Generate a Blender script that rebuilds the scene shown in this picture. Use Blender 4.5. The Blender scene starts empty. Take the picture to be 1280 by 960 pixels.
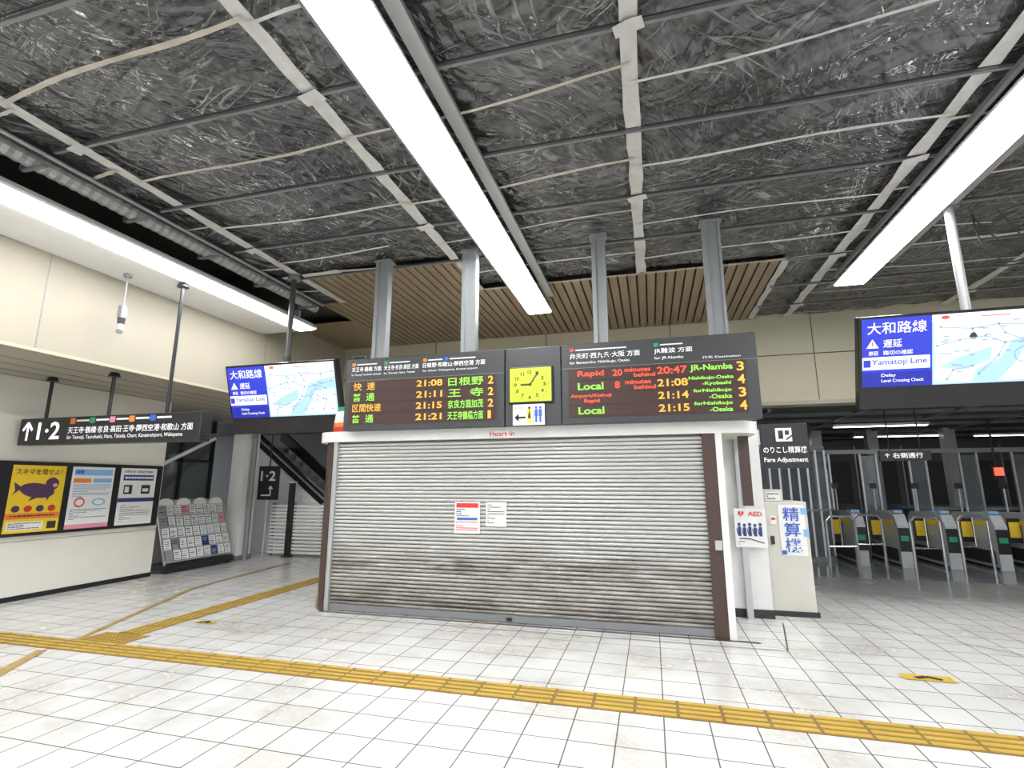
import bpy, bmesh, math, random
from mathutils import Vector, Matrix, noise
random.seed(7)
S=bpy.context.scene
S.view_settings.view_transform='Standard'
S.view_settings.look='None'

# ---------------------------------------------------------------- materials
MATS={}
def new_mat(name):
    m=bpy.data.materials.new(name); m.use_nodes=True
    MATS[name]=m
    return m,m.node_tree.nodes,m.node_tree.links,m.node_tree.nodes['Principled BSDF']
def mat(name,col,rough=.5,metal=0,em=0,var=0.06,vscale=6,bump=0):
    m,n,l,p=new_mat(name)
    p.inputs['Roughness'].default_value=rough; p.inputs['Metallic'].default_value=metal
    c=(*col,1)
    if em>0:
        p.inputs['Base Color'].default_value=(col[0]*.3,col[1]*.3,col[2]*.3,1)
        p.inputs['Emission Color'].default_value=c; p.inputs['Emission Strength'].default_value=em
        return m
    tc=n.new('ShaderNodeTexCoord'); nz=n.new('ShaderNodeTexNoise'); nz.inputs['Scale'].default_value=vscale
    nz.inputs['Detail'].default_value=4
    l.new(tc.outputs['Object'],nz.inputs['Vector'])
    mx=n.new('ShaderNodeMix'); mx.data_type='RGBA'
    mx.inputs['A'].default_value=tuple(x*(1-var) for x in col)+(1,)
    mx.inputs['B'].default_value=tuple(min(1,x*(1+var)) for x in col)+(1,)
    l.new(nz.outputs['Fac'],mx.inputs['Factor']); l.new(mx.outputs['Result'],p.inputs['Base Color'])
    if bump:
        b=n.new('ShaderNodeBump'); b.inputs['Strength'].default_value=bump; b.inputs['Distance'].default_value=.01
        l.new(nz.outputs['Fac'],b.inputs['Height']); l.new(b.outputs['Normal'],p.inputs['Normal'])
    return m
def ramp(n,pts):
    r=n.new('ShaderNodeValToRGB'); e=r.color_ramp.elements
    while len(e)<len(pts): e.new(.5)
    for i,(a,c) in enumerate(pts):
        e[i].position=a; e[i].color=(c,c,c,1) if not isinstance(c,tuple) else (*c,1)
    return r
def mixc(n,l,fac,a,b,mode='MIX'):
    m=n.new('ShaderNodeMix'); m.data_type='RGBA'; m.blend_type=mode
    for k,v in (('Factor',fac),('A',a),('B',b)):
        if hasattr(v,'is_linked') or hasattr(v,'links'): l.new(v,m.inputs[k])
        else: m.inputs[k].default_value=v if k=='Factor' else (*v,1)
    return m.outputs['Result']
def math_(n,l,op,a,b=None):
    m=n.new('ShaderNodeMath'); m.operation=op
    for i,v in enumerate((a,b)):
        if v is None: continue
        if isinstance(v,(int,float)): m.inputs[i].default_value=v
        else: l.new(v,m.inputs[i])
    return m.outputs[0]

mat('white_paint',(.80,.80,.78),.5)
mat('cream_wall',(.36,.33,.26),.6,vscale=1.5,var=.08)
mat('poster_wall_m',(.76,.735,.66),.45,vscale=1.2,var=.05)
mat('beam_m',(.45,.42,.31),.6,vscale=1.2,var=.1)
mat('black',(.012,.012,.014),.4)
mat('black_gloss',(.01,.01,.012),.15)
mat('sign_black',(.02,.02,.022),.35)
mat('board_grey',(.045,.047,.05),.45)
mat('grey_post',(.26,.27,.28),.45,metal=.3)
mat('dark_metal',(.06,.06,.065),.4,metal=.5)
mat('channel',(.20,.205,.21),.45,metal=.3)
mat('alu',(.55,.56,.57),.35,metal=.6)
mat('steel',(.6,.6,.6),.2,metal=.9)
mat('brown_post',(.07,.04,.032),.35)
mat('tape',(.52,.515,.49),.6,var=.25,vscale=9)
mat('tape_old',(.46,.42,.35),.6,var=.3,vscale=7)
mat('yellow',(.62,.42,.05),.45,var=.15)
mat('ochre',(.40,.27,.09),.5,var=.25)
mat('tact',(.22,.14,.035),.45,var=.25,vscale=3)
mat('tact_rib',(.50,.33,.06),.4,var=.25,vscale=3)
mat('paper',(.85,.85,.83),.6,var=.02)
mat('poster_yellow',(.9,.62,.03),.4,var=.05)
mat('purple',(.09,.04,.10),.4)
mat('red',(.70,.04,.03),.4)
mat('orange',(.85,.25,.04),.4)
mat('green',(.03,.32,.14),.4)
mat('blue',(.04,.12,.55),.4)
mat('lblue',(.25,.5,.8),.4)
mat('pink',(.8,.3,.4),.4)
mat('navy',(.03,.05,.2),.4)
mat('ink',(.03,.03,.03),.5)
mat('dkceil',(.06,.065,.06),.6)
mat('dkwall',(.05,.055,.06),.5)
mat('midwall',(.14,.15,.15),.5)
mat('duct',(.35,.35,.35),.4,metal=.4)
mat('machine',(.64,.62,.55),.45)
mat('gate_body',(.50,.52,.53),.3)
mat('t_white',(1,1,1),em=1.0)
mat('w_print',(.85,.85,.85),.5)
mat('led_g',(.35,1,.1),em=1.0)
mat('led_o',(1,.50,.06),em=1.1)
mat('led_r',(1,.10,.04),em=1.2)
mat('led_bg',(.050,.020,.015),.5)
mat('scr_blue',(.03,.05,.62),em=.9)
mat('scr_dblue',(.02,.03,.45),em=.8)
mat('scr_map',(.45,.70,.90),em=.95)
mat('scr_land',(.80,.92,.98),em=.95)
mat('scr_white',(.95,.97,1),em=1.0)
mat('scr_line',(.35,.45,.60),em=.7)
mat('scr_red',(.9,.1,.1),em=.9)
mat('scr_txtb',(.02,.05,.5),em=.8)
mat('clock_y',(.78,.9,.05),em=.6)
mat('lamp',(.985,.992,1),em=28)
mat('lamp_dim',(1,.98,.95),em=8)
mat('lamp_red',(1,.1,.05),em=2)
mat('glass_dim',(.5,.55,.58),.05)
MATS['glass_dim'].node_tree.nodes['Principled BSDF'].inputs['Transmission Weight'].default_value=.8

# floor tiles, with a darker zone leading to the ticket gates
def floor_mat():
    m,n,l,p=new_mat('floor_tiles')
    tc=n.new('ShaderNodeTexCoord')
    br=n.new('ShaderNodeTexBrick'); br.offset=0; br.squash=1
    br.inputs['Scale'].default_value=1; br.inputs['Brick Width'].default_value=.3; br.inputs['Row Height'].default_value=.3
    br.inputs['Mortar Size'].default_value=.005; br.inputs['Mortar Smooth'].default_value=.2
    br.inputs['Color1'].default_value=(.72,.725,.715,1); br.inputs['Color2'].default_value=(.65,.655,.645,1)
    br.inputs['Mortar'].default_value=(.15,.135,.12,1)
    l.new(tc.outputs['Object'],br.inputs['Vector'])
    nz=n.new('ShaderNodeTexNoise'); nz.inputs['Scale'].default_value=.8; nz.inputs['Detail'].default_value=9; nz.inputs['Roughness'].default_value=.7
    l.new(tc.outputs['Object'],nz.inputs['Vector'])
    r=ramp(n,[(.34,(.62,.56,.49)),(.52,(.93,.92,.90)),(.66,(1,1,1))]); l.new(nz.outputs['Fac'],r.inputs['Fac'])
    c=mixc(n,l,.85,br.outputs['Color'],r.outputs['Color'],'MULTIPLY')
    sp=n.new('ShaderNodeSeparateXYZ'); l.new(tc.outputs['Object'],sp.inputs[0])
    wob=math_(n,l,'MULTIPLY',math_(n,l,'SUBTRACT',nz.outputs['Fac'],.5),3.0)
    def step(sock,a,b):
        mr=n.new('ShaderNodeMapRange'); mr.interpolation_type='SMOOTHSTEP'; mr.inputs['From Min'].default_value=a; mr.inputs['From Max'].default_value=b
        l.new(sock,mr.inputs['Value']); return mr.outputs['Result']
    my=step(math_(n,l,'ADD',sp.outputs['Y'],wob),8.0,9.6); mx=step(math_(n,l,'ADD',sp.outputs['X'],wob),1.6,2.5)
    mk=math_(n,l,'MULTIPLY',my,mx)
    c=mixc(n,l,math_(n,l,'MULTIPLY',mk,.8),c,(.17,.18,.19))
    l.new(c,p.inputs['Base Color'])
    rg=ramp(n,[(.3,.34),(.7,.10)]); l.new(nz.outputs['Fac'],rg.inputs['Fac']); l.new(rg.outputs['Color'],p.inputs['Roughness'])
    b=n.new('ShaderNodeBump'); b.inputs['Strength'].default_value=.3; b.inputs['Distance'].default_value=.004; b.invert=True
    l.new(br.outputs['Fac'],b.inputs['Height']); l.new(b.outputs['Normal'],p.inputs['Normal'])
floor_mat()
def floor_dark():
    m,n,l,p=new_mat('floor_dark_tiles')
    tc=n.new('ShaderNodeTexCoord')
    br=n.new('ShaderNodeTexBrick'); br.offset=0
    br.inputs['Scale'].default_value=1; br.inputs['Brick Width'].default_value=.3; br.inputs['Row Height'].default_value=.3
    br.inputs['Mortar Size'].default_value=.004
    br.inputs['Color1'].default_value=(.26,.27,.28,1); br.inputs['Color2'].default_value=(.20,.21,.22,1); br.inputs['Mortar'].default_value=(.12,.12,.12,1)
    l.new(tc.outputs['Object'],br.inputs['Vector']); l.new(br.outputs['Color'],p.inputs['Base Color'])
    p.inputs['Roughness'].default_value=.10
floor_dark()
# plastic sheeting : dark glossy film, long pulled wrinkles
def sheet_mat():
    m,n,l,p=new_mat('plastic_sheet')
    tc=n.new('ShaderNodeTexCoord')
    wn=n.new('ShaderNodeTexNoise'); wn.inputs['Scale'].default_value=.55; wn.inputs['Detail'].default_value=1; l.new(tc.outputs['Object'],wn.inputs['Vector'])
    sc=n.new('ShaderNodeVectorMath'); sc.operation='SCALE'; sc.inputs['Scale'].default_value=1.2; l.new(wn.outputs['Color'],sc.inputs[0])
    ad=n.new('ShaderNodeVectorMath'); ad.operation='ADD'; l.new(tc.outputs['Object'],ad.inputs[0]); l.new(sc.outputs['Vector'],ad.inputs[1])
    def streak(sx,sy,rot,width,scale=1,detail=1.5):
        vr=n.new('ShaderNodeVectorRotate'); vr.rotation_type='Z_AXIS'; vr.inputs['Angle'].default_value=rot; l.new(ad.outputs['Vector'],vr.inputs['Vector'])
        mp=n.new('ShaderNodeVectorMath'); mp.operation='MULTIPLY'; mp.inputs[1].default_value=(sx,sy,1); l.new(vr.outputs['Vector'],mp.inputs[0])
        nz=n.new('ShaderNodeTexNoise'); nz.inputs['Scale'].default_value=scale; nz.inputs['Detail'].default_value=detail; nz.inputs['Roughness'].default_value=.55
        l.new(mp.outputs['Vector'],nz.inputs['Vector'])
        a=math_(n,l,'ABSOLUTE',math_(n,l,'SUBTRACT',nz.outputs['Fac'],.5))
        mr=n.new('ShaderNodeMapRange'); mr.inputs['From Min'].default_value=0; mr.inputs['From Max'].default_value=width; mr.inputs['To Min'].default_value=1; mr.inputs['To Max'].default_value=0
        l.new(a,mr.inputs['Value']); return mr.outputs['Result'],nz.outputs['Fac']
    def mask(scale,off,a,b_):
        mp=n.new('ShaderNodeMapping'); mp.inputs['Location'].default_value=(off,off*2,0); l.new(tc.outputs['Object'],mp.inputs['Vector'])
        q=n.new('ShaderNodeTexNoise'); q.inputs['Scale'].default_value=scale; q.inputs['Detail'].default_value=3; l.new(mp.outputs['Vector'],q.inputs['Vector'])
        r=ramp(n,[(a,0.0),(b_,1.0)]); l.new(q.outputs['Fac'],r.inputs['Fac']); return r.outputs['Color']
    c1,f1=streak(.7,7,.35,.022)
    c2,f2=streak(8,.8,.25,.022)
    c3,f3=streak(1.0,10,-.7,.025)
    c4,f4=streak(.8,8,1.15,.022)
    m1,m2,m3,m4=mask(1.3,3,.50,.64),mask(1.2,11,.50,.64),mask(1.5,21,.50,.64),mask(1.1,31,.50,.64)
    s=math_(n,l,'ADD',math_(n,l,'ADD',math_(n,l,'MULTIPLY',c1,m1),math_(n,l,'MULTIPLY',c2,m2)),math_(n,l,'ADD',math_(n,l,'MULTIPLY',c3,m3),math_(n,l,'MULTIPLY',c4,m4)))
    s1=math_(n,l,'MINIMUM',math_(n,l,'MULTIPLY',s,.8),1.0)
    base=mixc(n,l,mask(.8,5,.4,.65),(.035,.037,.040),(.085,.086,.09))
    c=mixc(n,l,s1,base,(.33,.33,.33))  # pale highlights along the wrinkles painted into the base colour
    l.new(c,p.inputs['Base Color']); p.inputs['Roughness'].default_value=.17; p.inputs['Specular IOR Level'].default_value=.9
    p.inputs['Coat Weight'].default_value=.5; p.inputs['Coat Roughness'].default_value=.08
    h=math_(n,l,'ADD',math_(n,l,'MULTIPLY',s,.4),math_(n,l,'ADD',math_(n,l,'MULTIPLY',f1,2.2),math_(n,l,'ADD',math_(n,l,'MULTIPLY',f2,2.2),math_(n,l,'MULTIPLY',f3,1.6))))
    b=n.new('ShaderNodeBump'); b.inputs['Strength'].default_value=.8; b.inputs['Distance'].default_value=.045
    l.new(h,b.inputs['Height']); l.new(b.outputs['Normal'],p.inputs['Normal']); l.new(b.outputs['Normal'],p.inputs['Coat Normal'])
sheet_mat()
def shutter_mat():
    m,n,l,p=new_mat('shutter_m')
    tc=n.new('ShaderNodeTexCoord'); sp=n.new('ShaderNodeSeparateXYZ'); l.new(tc.outputs['Object'],sp.inputs[0])
    mp=n.new('ShaderNodeMapping'); mp.inputs['Scale'].default_value=(1.0,1,6); l.new(tc.outputs['Object'],mp.inputs['Vector'])
    nz=n.new('ShaderNodeTexNoise'); nz.inputs['Scale'].default_value=1.6; nz.inputs['Detail'].default_value=8; nz.inputs['Roughness'].default_value=.7
    l.new(mp.outputs['Vector'],nz.inputs['Vector'])
    band=ramp(n,[(0,1.0),(.08,.9),(.18,.55),(.29,.95),(.35,.55),(.46,.15),(1,.05)])
    l.new(math_(n,l,'DIVIDE',sp.outputs['Z'],2.15),band.inputs['Fac'])
    r=ramp(n,[(.36,0.0),(.62,1.0)]); l.new(nz.outputs['Fac'],r.inputs['Fac'])
    mm=math_(n,l,'MULTIPLY',r.outputs['Color'],band.outputs['Color'])
    c=mixc(n,l,mm,(.58,.58,.56),(.20,.17,.145))
    low=ramp(n,[(0,(.62,.59,.56)),(.18,(.85,.83,.81)),(.42,(1,1,1))]); l.new(math_(n,l,'DIVIDE',sp.outputs['Z'],2.15),low.inputs['Fac'])
    c=mixc(n,l,1.0,c,low.outputs['Color'],'MULTIPLY')
    fr=math_(n,l,'FRACT',math_(n,l,'DIVIDE',math_(n,l,'SUBTRACT',sp.outputs['Z'],.08),2.06/43))
    rj=ramp(n,[(.0,.22),(.12,.80),(.22,1.0),(.78,1.0),(.92,.7),(1,.22)]); l.new(fr,rj.inputs['Fac'])
    c=mixc(n,l,1.0,c,rj.outputs['Color'],'MULTIPLY')
    l.new(c,p.inputs['Base Color']); p.inputs['Roughness'].default_value=.4; p.inputs['Metallic'].default_value=.15
shutter_mat()
def slat_mat():
    m,n,l,p=new_mat('wood_slat')
    tc=n.new('ShaderNodeTexCoord'); mp=n.new('ShaderNodeMapping'); mp.inputs['Scale'].default_value=(9,.6,1); l.new(tc.outputs['Object'],mp.inputs['Vector'])
    nz=n.new('ShaderNodeTexNoise'); nz.inputs['Scale'].default_value=2; nz.inputs['Detail'].default_value=5; l.new(mp.outputs['Vector'],nz.inputs['Vector'])
    c=mixc(n,l,nz.outputs['Fac'],(.17,.12,.075),(.34,.26,.17)); l.new(c,p.inputs['Base Color']); p.inputs['Roughness'].default_value=.45
slat_mat()

# ---------------------------------------------------------------- builders
I4=Matrix.Identity(4)
def group(name,loc=(0,0,0)):
    e=bpy.data.objects.new(name,None); e.empty_display_size=.2; e.location=loc
    S.collection.objects.link(e); return e
def attach(o,parent):
    if parent is not None:
        o.parent=parent; o.matrix_parent_inverse=Matrix.Translation(parent.location).inverted()
class MB:
    def __init__(s,M=I4): s.v=[];s.f=[];s.m=[];s.M=M;s.mats=[]
    def mi(s,k):
        if k not in s.mats: s.mats.append(k)
        return s.mats.index(k)
    def add(s,vs,fs,k):
        b=len(s.v); s.v+= [s.M@Vector(v) for v in vs]; i=s.mi(k)
        for f in fs: s.f.append([b+j for j in f]); s.m.append(i)
    def box(s,x0,x1,y0,y1,z0,z1,k):
        s.add([(x0,y0,z0),(x1,y0,z0),(x1,y1,z0),(x0,y1,z0),(x0,y0,z1),(x1,y0,z1),(x1,y1,z1),(x0,y1,z1)],
              [(0,3,2,1),(4,5,6,7),(0,1,5,4),(1,2,6,5),(2,3,7,6),(3,0,4,7)],k)
    def cyl(s,p0,p1,r,k,n=14,r1=None):
        r1=r if r1 is None else r1
        p0=Vector(p0);p1=Vector(p1);d=(p1-p0).normalized()
        a=d.orthogonal().normalized();b=d.cross(a)
        vs=[]
        for p,rr in((p0,r),(p1,r1)):
            for i in range(n):
                t=2*math.pi*i/n; vs.append(p+a*math.cos(t)*rr+b*math.sin(t)*rr)
        fs=[(i,(i+1)%n,n+(i+1)%n,n+i) for i in range(n)]+[tuple(range(n-1,-1,-1)),tuple(range(n,2*n))]
        s.add(vs,fs,k)
    def beam(s,p0,p1,w,h,k):
        p0=Vector(p0);p1=Vector(p1);d=(p1-p0).normalized()
        up=Vector((0,0,1)) if abs(d.z)<.95 else Vector((0,1,0))
        a=d.cross(up).normalized();b=a.cross(d)
        vs=[p+a*i*w/2+b*j*h/2 for p in(p0,p1) for i,j in((-1,-1),(1,-1),(1,1),(-1,1))]
        s.add(vs,[(0,1,2,3),(7,6,5,4),(0,4,5,1),(1,5,6,2),(2,6,7,3),(3,7,4,0)],k)
    def rect(s,x0,y0,x1,y1,z,k):
        s.add([(x0,y0,z),(x1,y0,z),(x1,y1,z),(x0,y1,z)],[(0,1,2,3)],k)
    def poly(s,pts,z,k): s.add([(a,b,z) for a,b in pts],[tuple(range(len(pts)))],k)
    def ell(s,cx,cy,rx,ry,z,k,n=20,ang=0):
        c,d=math.cos(ang),math.sin(ang)
        s.poly([(cx+rx*math.cos(t)*c-ry*math.sin(t)*d,cy+rx*math.cos(t)*d+ry*math.sin(t)*c) for t in[2*math.pi*i/n for i in range(n)]],z,k)
    def line(s,pts,w,z,k):
        for (a,b),(c,d) in zip(pts,pts[1:]):
            L=math.hypot(c-a,d-b) or 1; nx,ny=-(d-b)/L*w/2,(c-a)/L*w/2
            s.add([(a+nx,b+ny,z),(a-nx,b-ny,z),(c-nx,d-ny,z),(c+nx,d+ny,z)],[(0,1,2,3)],k)
    def build(s,name,parent=None,bevel=0,smooth=False):
        me=bpy.data.meshes.new(name); me.from_pydata([tuple(v) for v in s.v],[],s.f)
        for k in s.mats: me.materials.append(MATS[k])
        for p,i in zip(me.polygons,s.m): p.material_index=i; p.use_smooth=smooth
        me.update()
        o=bpy.data.objects.new(name,me); S.collection.objects.link(o); attach(o,parent)
        if bevel:
            b=o.modifiers.new('bevel','BEVEL'); b.width=bevel; b.segments=2; b.limit_method='ANGLE'
        return o
def frameY(x,y,z,tilt=0):
    return Matrix.Translation((x,y,z))@Matrix.Rotation(math.radians(90+tilt),4,'X')
def frameX(x,y,z):
    return Matrix.Translation((x,y,z))@Matrix(((0,0,1,0),(1,0,0,0),(0,1,0,0),(0,0,0,1)))
def text(s,M,x0,y0,h,k,parent,name='text',w=None,z=.004,ex=0):
    if any(ord(c)>0x3000 for c in s): ex=min(ex,.008)
    cu=bpy.data.curves.new(name,'FONT'); cu.body=s; cu.size=1; cu.resolution_u=3; cu.offset=ex
    t=bpy.data.objects.new('tmp',cu); S.collection.objects.link(t)
    bpy.context.view_layer.update()
    dg=bpy.context.evaluated_depsgraph_get()
    me=bpy.data.meshes.new_from_object(t.evaluated_get(dg))
    bpy.data.objects.remove(t)
    if len(me.vertices)==0: return None
    xs=[v.co.x for v in me.vertices]; ys=[v.co.y for v in me.vertices]
    mx,Mx,my,My=min(xs),max(xs),min(ys),max(ys)
    sy=h/max(My-my,1e-4); sx=sy if w is None else w/max(Mx-mx,1e-4)
    for v in me.vertices:
        v.co=M@Vector((x0+(v.co.x-mx)*sx,y0+(v.co.y-my)*sy,z))
    me.materials.clear(); me.materials.append(MATS[k])
    o=bpy.data.objects.new(name,me); S.collection.objects.link(o); attach(o,parent); return o
def lines_of(mb,x0,y0,x1,y1,rows,k,z=.003,fill=.45,seed=0):
    rr=random.Random(seed); h=(y1-y0)/rows
    for i in range(rows):
        y=y1-(i+.5)*h; x=x0
        while x<x1-.01:
            w=rr.uniform(.02,.10)*(x1-x0)+.004
            e=min(x+w,x1); mb.rect(x,y-h*fill/2,e,y+h*fill/2,z,k); x=e+(x1-x0)*.015
            if rr.random()<.08: break

ZC=4.75
# ---------------------------------------------------------------- shell
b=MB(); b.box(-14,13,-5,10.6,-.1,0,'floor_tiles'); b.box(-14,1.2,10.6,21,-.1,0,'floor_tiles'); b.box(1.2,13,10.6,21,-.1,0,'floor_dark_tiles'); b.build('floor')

ceil=group('ceiling',(0,0,ZC))
b=MB(); b.box(-6.8,12,-5,10.25,4.95,5.05,'dkceil'); b.build('roof_slab',ceil)
XT=[-5.0,-2.5,0.0,2.6,5.1,7.6]
YT=[-3.6,-2.5,-1.4,-.3,.8,1.95,3.07,4.17,5.27,6.3,7.45,8.5,9.5]
def covered(x,y):
    if x<-5.0+.0: return y<7.4
    if x<-2.5: return y<6.3
    if x<1.97: return y<7.45
    return True
def sheet_z(x,y):
    fx=((x+5.0)/2.53)%1; 
    fy=(y/1.1)%1
    for a,c in zip(YT,YT[1:]):
        if a<=y<c: fy=(y-a)/(c-a)
    sag=.05*(math.sin(math.pi*fx)**.5)*(abs(math.sin(math.pi*fy))**.6)
    w=Vector((x*1.1,y*1.1,5)); dx=noise.noise(w)*1.2
    nn=noise.noise(Vector((x*1.3,y*1.7,0)))*.05+noise.noise(Vector((x*4+y*2,y*4-x*2,3)))*.016
    nn+=abs(noise.noise(Vector(((x+y*.6)*1.3+dx,(y-x*.5)*5+dx,8))))*.045+abs(noise.noise(Vector(((x-y)*4.5,(y+x)*1.2+dx*2,18))))*.035
    return ZC+.01-sag+nn*(.35+sag*13)
st=.05
nx=int((12+5.45)/st); ny=int(15.25/st)
vs=[];fs=[];idx={}
for i in range(nx):
    for j in range(ny):
        x=-5.45+i*st; y=-5+j*st
        if not covered(x+st/2,y+st/2): continue
        q=[]
        for di,dj in((0,0),(0,1),(1,1),(1,0)):
            key=(i+di,j+dj)
            if key not in idx:
                idx[key]=len(vs); xx=-5.45+key[0]*st; yy=-5+key[1]*st; vs.append((xx,yy,sheet_z(xx,yy)))
            q.append(idx[key])
        fs.append(q)
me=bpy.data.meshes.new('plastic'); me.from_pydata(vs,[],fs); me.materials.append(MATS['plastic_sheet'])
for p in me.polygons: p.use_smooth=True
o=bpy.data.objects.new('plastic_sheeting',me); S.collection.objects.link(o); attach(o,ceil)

b=MB()
def ragged(b,p0,p1,w,k,z,seed,wob=.01,step=.25):
    rr=random.Random(seed); p0=Vector(p0);p1=Vector(p1); L=(p1-p0).length; n=max(2,int(L/step)); d=(p1-p0)/L; a=Vector((-d.y,d.x))
    pr=None
    for i in range(n+1):
        c=p0+d*L*i/n+a*rr.uniform(-wob,wob); ww=w/2*rr.uniform(.85,1.15)
        cur=(c+a*ww,c-a*ww)
        if pr: b.add([(*pr[0],z),(*pr[1],z),(*cur[1],z),(*cur[0],z)],[(0,1,2,3)],k)
        pr=cur
zt=ZC-.065
for i,x in enumerate(XT):
    ye={0:7.4,1:6.3,2:7.45}.get(i,10.2)
    ragged(b,(x,-5),(x+.0,ye),.13,'tape',zt,i)
for xx,ya,ye in((1.97,7.45,10.2),(-2.5,6.3,7.45)):
    ragged(b,(xx,ya),(xx,ye),.1,'tape',zt,9)
ragged(b,(-2.5,7.45),(1.97,7.45),.06,'tape_old',zt,31)
ragged(b,(1.97,7.45),(9,7.2),.08,'tape',zt-.002,32)
ragged(b,(-5.3,6.25),(-4.3,6.2),.12,'tape',zt,33); ragged(b,(-4.3,6.2),(-2.5,6.35),.06,'tape_old',zt,34)
for x in XT:
    for y in YT[::2]:
        if covered(x+.1,y) : ragged(b,(x-.10,y+.02),(x+.10,y-.02),.11,'tape',zt-.026,int(x*10+y*10))
rr=random.Random(3)
for bi,(xa,xb) in enumerate(zip([-5.4]+XT,XT+[9])):
    for y in YT:
        if not covered((xa+xb)/2,y+.45): continue
        yy=y+.5+rr.uniform(-.12,.12); sl=rr.uniform(-.10,.10); n=8
        k='tape_old' if rr.random()<.6 else 'tape'
        ww=rr.uniform(.022,.045)
        if rr.random()<.12: continue
        xe=xb-(rr.uniform(.3,1.2) if rr.random()<.25 else 0)
        for i in range(n):
            x0=xa+(xe-xa)*i/n; x1=xa+(xe-xa)*(i+1)/n
            f=lambda x:yy+sl*(x-xa)+.03*math.sin((x-xa)*2.2+bi+y)
            ragged(b,(x0,f(x0)),(x1,f(x1)),ww,k,zt-.02,i,.002,.2)
b.build('tape_strips',ceil)
b=MB()
for y in YT:
    xs=-5.3 if y<7.3 else 1.97
    b.box(xs,9,y-.014,y+.014,ZC-.085,ZC-.06,'channel'); b.box(xs,9,y-.036,y-.031,ZC-.075,ZC-.06,'dark_metal')
b.build('cross_channels',ceil)
b=MB(); 
x=-5.45
while x<1.9:
    ya=7.42 if x<-5.05 else (6.35 if x<-2.55 else 7.48)
    b.box(x,x+.115,ya,10.25,ZC-.05,ZC-.03,'wood_slat'); x+=.142
b.box(-6.8,-5.45,8.4,10.25,ZC-.05,ZC-.03,'wood_slat')
b.box(-6.8,1.97,6.4,10.25,ZC+.06,ZC+.08,'black')
b.build('slat_panels',ceil)

# walls
b=MB(); b.box(-8.8,-8.65,-5,7.55,0,3.15,'poster_wall_m')
b.box(-8.652,-8.64,-5,7.55,.0,.07,'black')
for y in(4.0,2.0,0): b.box(-8.652,-8.646,y-.004,y+.004,.08,3.1,'ink')
b.box(-8.652,-8.642,-5,7.55,.80,.815,'beam_m')
b.build('wall_left')
b=MB(); b.box(-7.0,-6.8,-5,10.25,3.1,5.05,'cream_wall')
for y in(-1.3,.5,2.3,4.1,5.9,7.7,9.5): b.box(-6.803,-6.795,y-.006,y+.006,3.1,4.75,'grey_post')
b.box(-6.82,-6.78,-5,10.25,3.1,3.14,'beam_m')
b.build('wall_left_upper')
b=MB(); b.box(-14,-7.0,-5,10.25,3.1,3.2,'cream_wall')
for x in(-7.4,-7.8,-8.2,-8.6): b.box(x-.005,x+.005,-5,10.25,3.093,3.1,'grey_post')
b.build('ceiling_low_left')
b=MB(); b.box(-7.0,12,10.25,10.6,3.02,5.05,'beam_m')
b.box(-7,12,10.24,10.25,3.02,3.09,'cream_wall'); b.box(-7,12,10.24,10.25,3.95,3.965,'ink')
for x in(-4.5,-2,.5,3.0,5.5,8): b.box(x-.006,x+.006,10.243,10.25,3.1,4.74,'ink')
b.build('wall_back_beam')
b=MB(); b.box(-6.79,-6.02,-5,7.6,4.3,4.36,'white_paint'); b.box(-6.79,-6.02,7.56,7.6,4.3,4.7,'white_paint'); b.build('ceiling_strip_left')
b=MB()
y=-5
while y<7.2:
    b.cyl((-5.50,y,4.60),(-5.50,y+.05,4.60),.085,'duct',12,.075); b.cyl((-5.50,y+.05,4.60),(-5.50,y+.1,4.60),.075,'duct',12,.085); y+=.1
b.cyl((-5.34,-5,4.63),(-5.34,7.3,4.63),.02,'duct')
for y in range(-4,8,1): b.box(-5.62,-5.30,y,y+.04,4.50,4.52,'channel'); b.box(-5.62,-5.6,y,y+.04,4.5,4.7,'channel')
b.build('cable_ducts')

# ---------------------------------------------------------------- lamps
def lampstrip(x,z,y0,y1,w=.36,tray=False):
    g=group('ceiling_light',(x,y1,z))
    b=MB(); h=w/2
    prof=[(-h,z+.0),(-h,z+.03),(-h*.55,z+.11),(h*.55,z+.11),(h,z+.03),(h,z)]
    n=len(prof)
    b.add([(x+a,y0,c) for a,c in prof]+[(x+a,y1,c) for a,c in prof],[(i,(i+1)%n,n+(i+1)%n,n+i) for i in range(n-1)]+[tuple(range(n)),tuple(range(2*n-1,n-1,-1))],'white_paint')
    if tray: b.box(x+h+.03,x+h+.15,y0,y1-.6,z+.06,z+.10,'duct'); b.box(x-h-.06,x-h-.02,y0,y1-.2,z+.05,z+.10,'channel')
    b.build('housing',g)
    b=MB()
    y=y1-.03
    while y>y0+.1:
        ya=max(y0,y-2.4)
        b.box(x-h+.03,x+h-.03,ya+.012,y,z-.02,z-.001,'lamp'); y=ya
    b.build('tubes_diffuser',g)
lampstrip(-1.755,4.56,-4.5,8.46,.42,True)
lampstrip(3.03,4.56,-4.5,8.38,.42,True)
lampstrip(-5.80,4.30,-4.5,7.55,.36)
lampstrip(7.8,4.56,-4.5,8.38,.42)

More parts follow.
